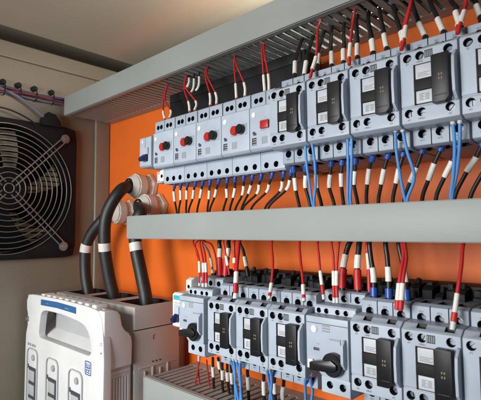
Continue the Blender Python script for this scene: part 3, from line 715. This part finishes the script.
# --------------------------------------------------------- cable glands
def gland(c, label):
    r = empty('cable_gland', (c[0], .439, c[1]), label, 'cable gland', 'ivory cable glands in the orange plate')
    MB().cyl((0, -.005, 0), (0, 1, 0), .0225, .010, 6, bev=.0015, rot=.3).build('lock_nut', M['gland'], r)
    MB().cyl((0, -.014, 0), (0, 1, 0), .0175, .008, 32).build('body', M['gland'], r)
    b = MB().cyl((0, -.026, 0), (0, 1, 0), .0205, .016, 12, bev=.0018, rot=.1)
    b.cyl((0, -.0385, 0), (0, -1, 0), .0190, .009, 32, r2=.0130, bev=.0006)
    b.build('dome_nut', M['gland'], r)
    MB().torus((0, -.0432, 0), (0, 1, 0), .0108, .0018, 32).build('seal', M['mblack'], r)
g1 = at(151, 187.5, .439); g2 = at(131, 212.5, .439); g3 = at(160.5, 207.5, .439)
gland((g1.x, g1.z), 'ivory cable gland, topmost of the three, below the upper row left end')
gland((g2.x, g2.z), 'ivory cable gland, leftmost of the three, half behind the big cable')
gland((g3.x, g3.z), 'ivory cable gland just above the left end of the middle duct')
def pcable(g, pts, label, v0, v1):
    P = [Vector((g.x, .432, g.z)), Vector((g.x, .400, g.z))]+pts
    wire(P, 'cable', .0094, label, name='power_cable', group='thick black cables into the white switch', parts=[(tpar(P, v0), tpar(P, v1), 'band', .0098, 'marker_band')], per=8)
pcable(g1, [at(119, 192, .372), at(106.5, 215, .358), at(104.5, 245, .358), at(109, 275, .366), at(114.5, 300, .374), Vector((at(115.5, 304, .375).x, .375, -.135))],
       'thickest-looking black cable in the middle, arching from the topmost gland', 243, 251)
pcable(g2, [at(104, 219, .388), at(92, 233, .378), at(86, 250, .374), at(85.5, 275, .374), at(88.5, 296, .375), Vector((at(89, 300, .375).x, .375, -.135))],
       'leftmost thick black cable, bending down from the left gland', 244, 252)
pcable(g3, [at(141, 212, .380), at(134.5, 226, .374), at(136.5, 250, .373), at(141, 275, .375), at(146, 300, .377), Vector((at(147, 306, .377).x, .377, -.135))],
       'rightmost thick black cable, passing behind the duct end into the white switch', 243, 251)

# ----------------------------------------- white fuse switch-disconnector
sx0, sx1 = -.746, -.5125
r = empty('fuse_switch', ((sx0+sx1)/2, .437, -.34), 'white fuse switch with carrying handle, blue label and three fuse windows, lower left', 'switch')
ox, oz = r.location.x, -.34
def SX(x): return x-ox
def SZ(z): return z-oz
def sbox(b, x0, x1, y0, y1, z0, z1, bev=0, seg=2): return b.box(SX(x0), SX(x1), Yl(y0), Yl(y1), SZ(z0), SZ(z1), bev, seg)
# rear body with open cable wells
b = MB(); sbox(b, sx0, sx1, .337, .412, -.34, -.1005, .0015)
c = MB()
for xc in (-.708, -.627, -.546): sbox(c, xc-.032, xc+.027, .352, .4065, -.127, -.09)
sbox(c, sx1-.0015, sx1+.01, .33, .42, -.1315, -.1302)
b.build('rear_body', M['lgrey'], r, cut=c)
for xc in (-.708, -.627, -.546):
    b = MB(); sbox(b, xc-.020, xc+.020, .386, .392, -.1265, -.108, .001); b.build('cable_clamp', M['rail'], r)
b = MB()
for k in range(4):
    sbox(b, sx1-.0005, sx1+.0016, .352+.0125*k, .3545+.0125*k, -.250+.004*k, -.186+.004*(k % 2), .0007)
sbox(b, sx1-.0005, sx1+.0010, .3435, .4055, -.182, -.1805, .0004)
b.build('side_rib', M['lgrey'], r)
b = MB(); sbox(b, sx1, sx1+.0004, .3665, .3673, -.147, -.141); sbox(b, sx1, sx1+.0004, .3675, .3690, -.1415, -.1405)
b.build('side_mark', M['red'], r, smooth=False)
b = MB()
for k in range(3): b.cyl((SX(sx1), Yl(.366+.006*k), SZ(-.176)), (1, 0, 0), .0011, .0012, 12)
b.build('vent_hole', M['ink'], r)
b = MB(); sbox(b, sx0+.02, sx1-.02, .4125, .4385, -.33, -.12); b.build('mounting_foot', M['lgrey'], r, smooth=False)
# front: side cheek profile (y, z) swept across the whole width, behind the face plate
side = [(.2995, -.1600), (.3300, -.1420), (.3325, -.1500), (.3325, -.345), (.2995, -.345)]
b = MB().prism([(Yl(y), SZ(z)) for y, z in side], 'yz', SX(sx0+.001), SX(sx1-.001), .0012)
b.build('fuse_carrier', M['white'], r)
b = MB()
for k in range(7): sbox(b, sx1-.0015, sx1+.0006, .3015+.0042*k, .3037+.0042*k, -.345, -.185, .0005)
sbox(b, sx1-.0015, sx1+.0004, .3005, .3310, -.180, -.176, .0005)
b.build('carrier_rib', M['white'], r)
def cheek(x0, x1):
    arc = [(.2905, -.0992), (.3030, -.0990), (.3095, -.1010), (.3135, -.1060), (.3150, -.1130), (.3165, -.1200), (.3205, -.1265), (.3265, -.1310), (.3305, -.1370), (.3315, -.1450), (.3310, -.1720), (.2905, -.1720)]
    return MB().prism([(Yl(y), SZ(z)) for y, z in arc], 'yz', SX(x0), SX(x1), .0016, 3)
cheek(-.5225, -.5088).build('side_cheek', M['white'], r); cheek(-.7445, -.7330).build('side_cheek', M['white'], r)
# face plate with handle opening
def rr(x0, x1, z0, z1, rad, n=6, dx=0):
    pts = []
    for cx_, cz_, a0 in ((x1-rad, z1-rad, 0), (x0+rad, z1-rad, 90), (x0+rad, z0+rad, 180), (x1-rad, z0+rad, 270)):
        for k in range(n+1):
            a = math.radians(a0+90*k/n); pts.append((cx_+rad*math.cos(a), cz_+rad*math.sin(a)))
    return pts
outer = [(-.5080,-.136),(-.5105,-.118),(-.5150,-.106),(-.5230,-.0995), (-.545,-.0972),(-.585,-.0962),(-.625,-.0958),(-.665,-.0962),(-.705,-.0966),(-.728,-.0975),
         (-.7400,-.1010),(-.7455,-.1090),(-.7440,-.1220),(-.7390,-.1320), (-.7400,-.1460),(-.7455,-.160),(-.7470,-.190),(-.7470,-.345), (-.640,-.345),(-.5080,-.345),(-.5070,-.22),(-.5060,-.16)]
inner = [(-.5400,-.138),(-.5460,-.1290),(-.5540,-.1235),(-.5640,-.1205), (-.575,-.1190),(-.600,-.1170),(-.625,-.1160),(-.650,-.1160),(-.672,-.1165),(-.682,-.1180),
         (-.6890,-.1210),(-.6930,-.1260),(-.6945,-.1330),(-.6960,-.1400), (-.6975,-.1480),(-.6985,-.1535),(-.6975,-.1570),(-.6930,-.1590), (-.640,-.1590),(-.545,-.1590),(-.5385,-.1560),(-.5370,-.148)]
P2 = lambda L: [(SX(x), SZ(z)) for x, z in L]
b = MB().prism(P2(outer), 'xz', Yl(.2890), Yl(.3000), .0012, 3, hole=P2(inner))
b.build('face_plate', M['white'], r)
# grip tube behind the top edge + ribs
b = MB().prism([(Yl(.2985), SZ(-.0985)), (Yl(.3085), SZ(-.1000)), (Yl(.3135), SZ(-.1060)), (Yl(.3120), SZ(-.1140)), (Yl(.2985), SZ(-.1150))], 'yz', SX(-.733), SX(-.5225), .0012)
b.build('handle_grip', M['white'], r)
b = MB()
for k in range(9):
    x = -.700+.0195*k; sbox(b, x, x+.0105, .2925, .3110, -.1005, -.0940, .0022, 3)
b.build('grip_ridge', M['white'], r)
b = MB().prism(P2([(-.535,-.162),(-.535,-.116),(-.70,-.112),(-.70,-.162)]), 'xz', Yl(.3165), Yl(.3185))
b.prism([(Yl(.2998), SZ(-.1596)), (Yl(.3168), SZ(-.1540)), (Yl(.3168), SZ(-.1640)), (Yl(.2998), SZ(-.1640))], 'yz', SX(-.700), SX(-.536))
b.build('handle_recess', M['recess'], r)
b = MB(); q = P2([(-.6905,-.1015),(-.635,-.1000),(-.5790,-.1013),(-.5785,-.1098),(-.635,-.1085),(-.6905,-.1100)])
b.prism(q, 'xz', Yl(.2883), Yl(.2891)).build('handle_label', M['lblue'], r)
b = MB(); text_into(b, '- - -', SX(-.668), SZ(-.1068), Yl(.2881), .0055); text_into(b, '---- --', SX(-.605), SZ(-.1068), Yl(.2881), .0050)
b.build('label_print', M['cream'], r, smooth=False)
b = MB()                                   # raised emblem: blue frame with strokes
b.prism(P2(rr(-.5520,-.5360,-.1830,-.1655,.0025,4)), 'xz', Yl(.2886), Yl(.2891), hole=P2(rr(-.5508,-.5372,-.1818,-.1667,.0018,4)))
for k in range(3): sbox(b, -.5492+.0044*k, -.5478+.0044*k, .2886, .2891, -.1735, -.1685)
sbox(b, -.5492, -.5390, .2886, .2891, -.1748, -.1736)
for k in range(2):
    sbox(b, -.5490+.0056*k, -.5446+.0056*k, .2886, .2891, -.1772, -.1762); sbox(b, -.5490+.0056*k, -.5446+.0056*k, .2886, .2891, -.1803, -.1793)
    sbox(b, -.5490+.0056*k, -.5479+.0056*k, .2886, .2891, -.1803, -.1762)
b.build('emblem', M['lblue'], r, smooth=False)
b = MB()
for k, wd in enumerate((.006, .005, .006, .005)): sbox(b, -.7370+.0082*k, -.7370+.0082*k+wd, .2886, .2891, -.1765, -.1725)
b.build('face_print', M['greyink'], r, smooth=False); b = MB(); sbox(b, -.5135, -.5098, .2884, .2891, -.1385, -.1378); b.build('face_print', M['greyink'], r, smooth=False); b = MB(); sbox(b, -.5135, -.5098, .2884, .2891, -.1410, -.1403)
b.cyl((SX(-.5120), Yl(.2888), SZ(-.1500)), (0, 1, 0), .0014, .0008, 12)
b.build('face_print', M['greyink'], r, smooth=False)
for k, xc in enumerate((-.7150, -.6450, -.5745)):
    zt = -.1790-.002*k
    w_ = MB().prism(P2(rr(xc-.021, xc+.018, -.335, zt, .010)), 'xz', Yl(.2868), Yl(.2895), .0006, hole=P2(rr(xc-.0195, xc+.0165, -.333, zt-.0015, .009)))
    f = w_.build('fuse_window', M['recess'], r)
    sd = MB(); sbox(sd, xc-.0145, xc+.0105, .2878, .2893, -.325, zt-.0285, .0006); sd.build('sight_glass', M['ink'], f)
    sd = MB()
    for j in range(4): sbox(sd, xc-.0125, xc+.0085, .2868, .2880, zt-.049-.021*j, zt-.033-.021*j, .0010)
    sd.build('fuse_slot', M['recess'], f)
    sd = MB().cyl((SX(xc+.001), Yl(.2880), SZ(zt-.0135)), (0, 1, 0), .0046, .0022, 24, bev=.0004); sd.torus((SX(xc+.001), Yl(.2868), SZ(zt-.0135)), (0, 1, 0), .0030, .0005, 24, 6)
    sd.build('lock_screw', M['recess'], f)
    sd = MB(); sbox(sd, xc-.0185, xc-.0160, .2884, .2891, zt-.032, zt-.026); sd.build('index_mark', M['ink'], f)
b = MB().cyl((SX(-.7440), Yl(.2925), SZ(-.1370)), (1, 0, .15), .0022, .020, 16, bev=.0005); b.cyl((SX(-.7370), Yl(.2900), SZ(-.1365)), (1, 0, .15), .0040, .004, 20, bev=.0005)
b.build('hinge_pin', M['steel'], r)

# --------------------------------------------------------------- fan
fc = Vector((WX, .258, .070)); Hf = .1135
r = empty('cabinet_fan', fc, 'dark square cabinet fan behind a round wire guard on the side wall', 'fan')
def ring_pts(R, n=64): return [(R*math.cos(2*PI*k/n), R*math.sin(2*PI*k/n)) for k in range(n)]
def sq_pts(h, n=64, rad=.012):
    out = []
    for k in range(n):
        a = 2*PI*k/n; c, s = math.cos(a), math.sin(a); t = h/max(abs(c), abs(s)); x, y = c*t, s*t
        ax, ay = abs(x)-(h-rad), abs(y)-(h-rad)
        if ax > 0 and ay > 0:
            l = math.hypot(ax, ay)
            if l > rad: x = math.copysign(h-rad+ax/l*rad, x); y = math.copysign(h-rad+ay/l*rad, y)
        out.append((x, y))
    return out
b = MB().prism(sq_pts(Hf), 'yz', 0, .008, .0010, hole=ring_pts(.1045))
b.build('housing', M['mblack'], r)
b = MB().prism(ring_pts(.1065), 'yz', -.036, -.0002, hole=ring_pts(.1046)); b.build('shroud', M['mblack'], r)
b = MB().cyl((-.015, 0, 0), (1, 0, 0), .036, .026, 40, bev=.003); b.build('motor_hub', M['mblack'], r)
for k in range(5):
    b = bmesh.new(); V = []
    for i in range(8):
        rr_ = .034+(.101-.034)*i/7; row = []
        for j in range(7):
            a = math.radians(72*k+12)+math.radians(52)*(j/6)+.32*(i/7)
            row.append(b.verts.new((-.024+.018*(j/6)-.003*i/7, rr_*math.cos(a), rr_*math.sin(a))))
        V.append(row)
    for i in range(7):
        for j in range(6): b.faces.new((V[i][j], V[i][j+1], V[i+1][j+1], V[i+1][j]))
    ret = bmesh.ops.solidify(b, geom=b.faces[:], thickness=.0015)
    mb = MB(); mb._add(b); mb.build('blade', M['mblack'], r)
b = MB()
for k in range(24):
    z = -.106+k*.0092; b.prism([(-.0420, z), (-.0360, z+.0058), (-.0350, z+.0052), (-.0410, z-.0006)], 'xz', -.106, .106)
for y in (-.07, -.035, 0, .035, .07): b.box(-.0445, -.0420, y-.0015, y+.0015, -.106, .106)
b.build('louver', M['louver'], r, smooth=False)
b = MB().box(-.060, -.058, -.112, .112, -.112, .112); b.build('shaded_filter_mat', M['hole'], r, smooth=False)  # black sheet behind the slats, shade of their gaps put into its colour
b = MB(); gx = .0145
for k in range(11): b.torus((gx-.00012*(k*k)*.5, 0, 0), (1, 0, 0), 0.0165+.0088*k, .00070, 72, 6)
for a in (45, 135, 225, 315):
    c, s = math.cos(math.radians(a)), math.sin(math.radians(a)); nrm = Vector((0, -s, c))
    for sd in (-1, 1):
        p0 = Vector((gx-.0018, c*.010, s*.010))+nrm*.0042*sd; p1 = Vector((gx-.0055, c*.131, s*.131))+nrm*.0042*sd
        b.tube([p0, p0.lerp(p1, .5), p1], .0011, 8)
b.torus((gx, 0, 0), (1, 0, 0), .0075, .0009, 32, 6)
b.build('wire_guard', M['steel'], r)
for y in (-.0925, .0925):
    for z in (-.0945, .0925):
        b = MB().cyl((.0105, y, z), (1, 0, 0), .0062, .006, 24, bev=.0022); b.cyl((.0085, y, z), (1, 0, 0), .0078, .0014, 24)
        b.build('bolt', M['steel'], r)
b = MB().prism([(.050, .110), (.050, .122), (.060, .134), (.072, .131), (.080, .121), (.084, .110)], 'yz', .002, .014, .001)
b.build('connector_block', M['mblack'], r)
b = MB().torus((.006, .0, .118), (1, 0, 0), .010, .0016, 24, 6)

# cables along the side wall
def wallwire(pts, mm, rad, label):
    P = [Vector(p) for p in pts]
    o = MB().tube(spline(P, 8), rad, 10).build('wall_wire', M[mm]); tag(o, label, 'wire', 'wires strapped along the side wall')
wallwire([(WX+.006, y, .2320+.0012*math.sin(y*60)) for y in (-.05, .05, .12, .18, .24, .30, .345, .37)], 'wviolet', .0022, 'violet wire strapped along the side wall above the fan')
wallwire([(WX+.0085, y, .2275+.0015*math.sin(y*45+1)) for y in (-.05, .05, .12, .18, .24, .30, .345, .37)], 'wmuted', .0018, 'red wire strapped along the side wall above the fan')
wallwire([(WX+.005, y, .2240+.0015*math.sin(y*50+2)) for y in (-.05, .05, .12, .18, .24, .30, .345, .37)], 'wgrey', .0018, 'grey-violet wire lowest of those strapped along the side wall')
wallwire([(WX+.006, .10, .236), (WX+.008, .20, .234), (WX+.008, .255, .226), (WX+.009, .290, .210), (WX+.010, .315, .192), (WX+.010, .325, .183)], 'wgrey', .0024, 'grey wire drooping from the strapped wires to the fan connector')
wallwire([(WX+.012, .20, .196), (WX+.014, .25, .196), (WX+.013, .285, .186), (WX+.011, .300, .176)], 'wblack', .0014, 'thin black wire curving over the top of the fan')
tn = ['farthest from the top duct', 'second from the left edge', 'third along the wall', 'fourth along the wall', 'nearest the left end of the top duct']
for k, y in enumerate((.225, .2455, .2695, .2950, .3240)):
    rr0 = empty('cable_tie_mount', (WX, y+.002, .241), 'black cable tie mount on the side wall, '+tn[k], 'tie mount', 'black tie mounts along the side wall')
    MB().cyl((.004, 0, 0), (1, 0, 0), .0046, .008, 16, bev=.0018).build('head', M['mblack'], rr0)
    MB().tube(spline([(.003, .0015, -.002), (.0105, .0015, -.006), (.0125, .0015, -.013), (.0090, .0015, -.0195), (.002, .0015, -.0205)], 5), .0010, 6).build('strap', M['mblack'], rr0)

# ------------------------------------------------------------------ light
wd = bpy.data.worlds.new('World'); S.world = wd; wd.use_nodes = True
bg = wd.node_tree.nodes['Background']; bg.inputs[0].default_value = (.85, .90, 1, 1); bg.inputs[1].default_value = .085
def area(name, loc, tgt, size, power, col):
    l = bpy.data.lights.new(name, 'AREA'); l.shape = 'RECTANGLE'; l.size = size[0]; l.size_y = size[1]; l.energy = power; l.color = col
    o = bpy.data.objects.new(name, l); COL.objects.link(o); o.location = loc
    o.rotation_euler = (Vector(tgt)-Vector(loc)).to_track_quat('-Z', 'Y').to_euler(); return o
k = area('daylight_opening', (-.40, -.55, .03), (-.43, .44, -.17), (.50, .40), 4.4, (1, 1, .985)); k.data.spread = math.radians(100)
k = area('ceiling_fill', (-.20, .40, .250), (-.40, .43, .3125), (.12, .05), 1.3, (1, .95, .84)); k.data.spread = math.radians(130)  # unseen light added above the top duct to brighten the ceiling
cam.dof.use_dof = True; cam.dof.focus_distance = .50; cam.dof.aperture_fstop = 20

S.view_settings.view_transform = 'Standard'; S.view_settings.look = 'None'; S.view_settings.exposure = -.08; S.view_settings.gamma = 1
S.render.engine = 'CYCLES'
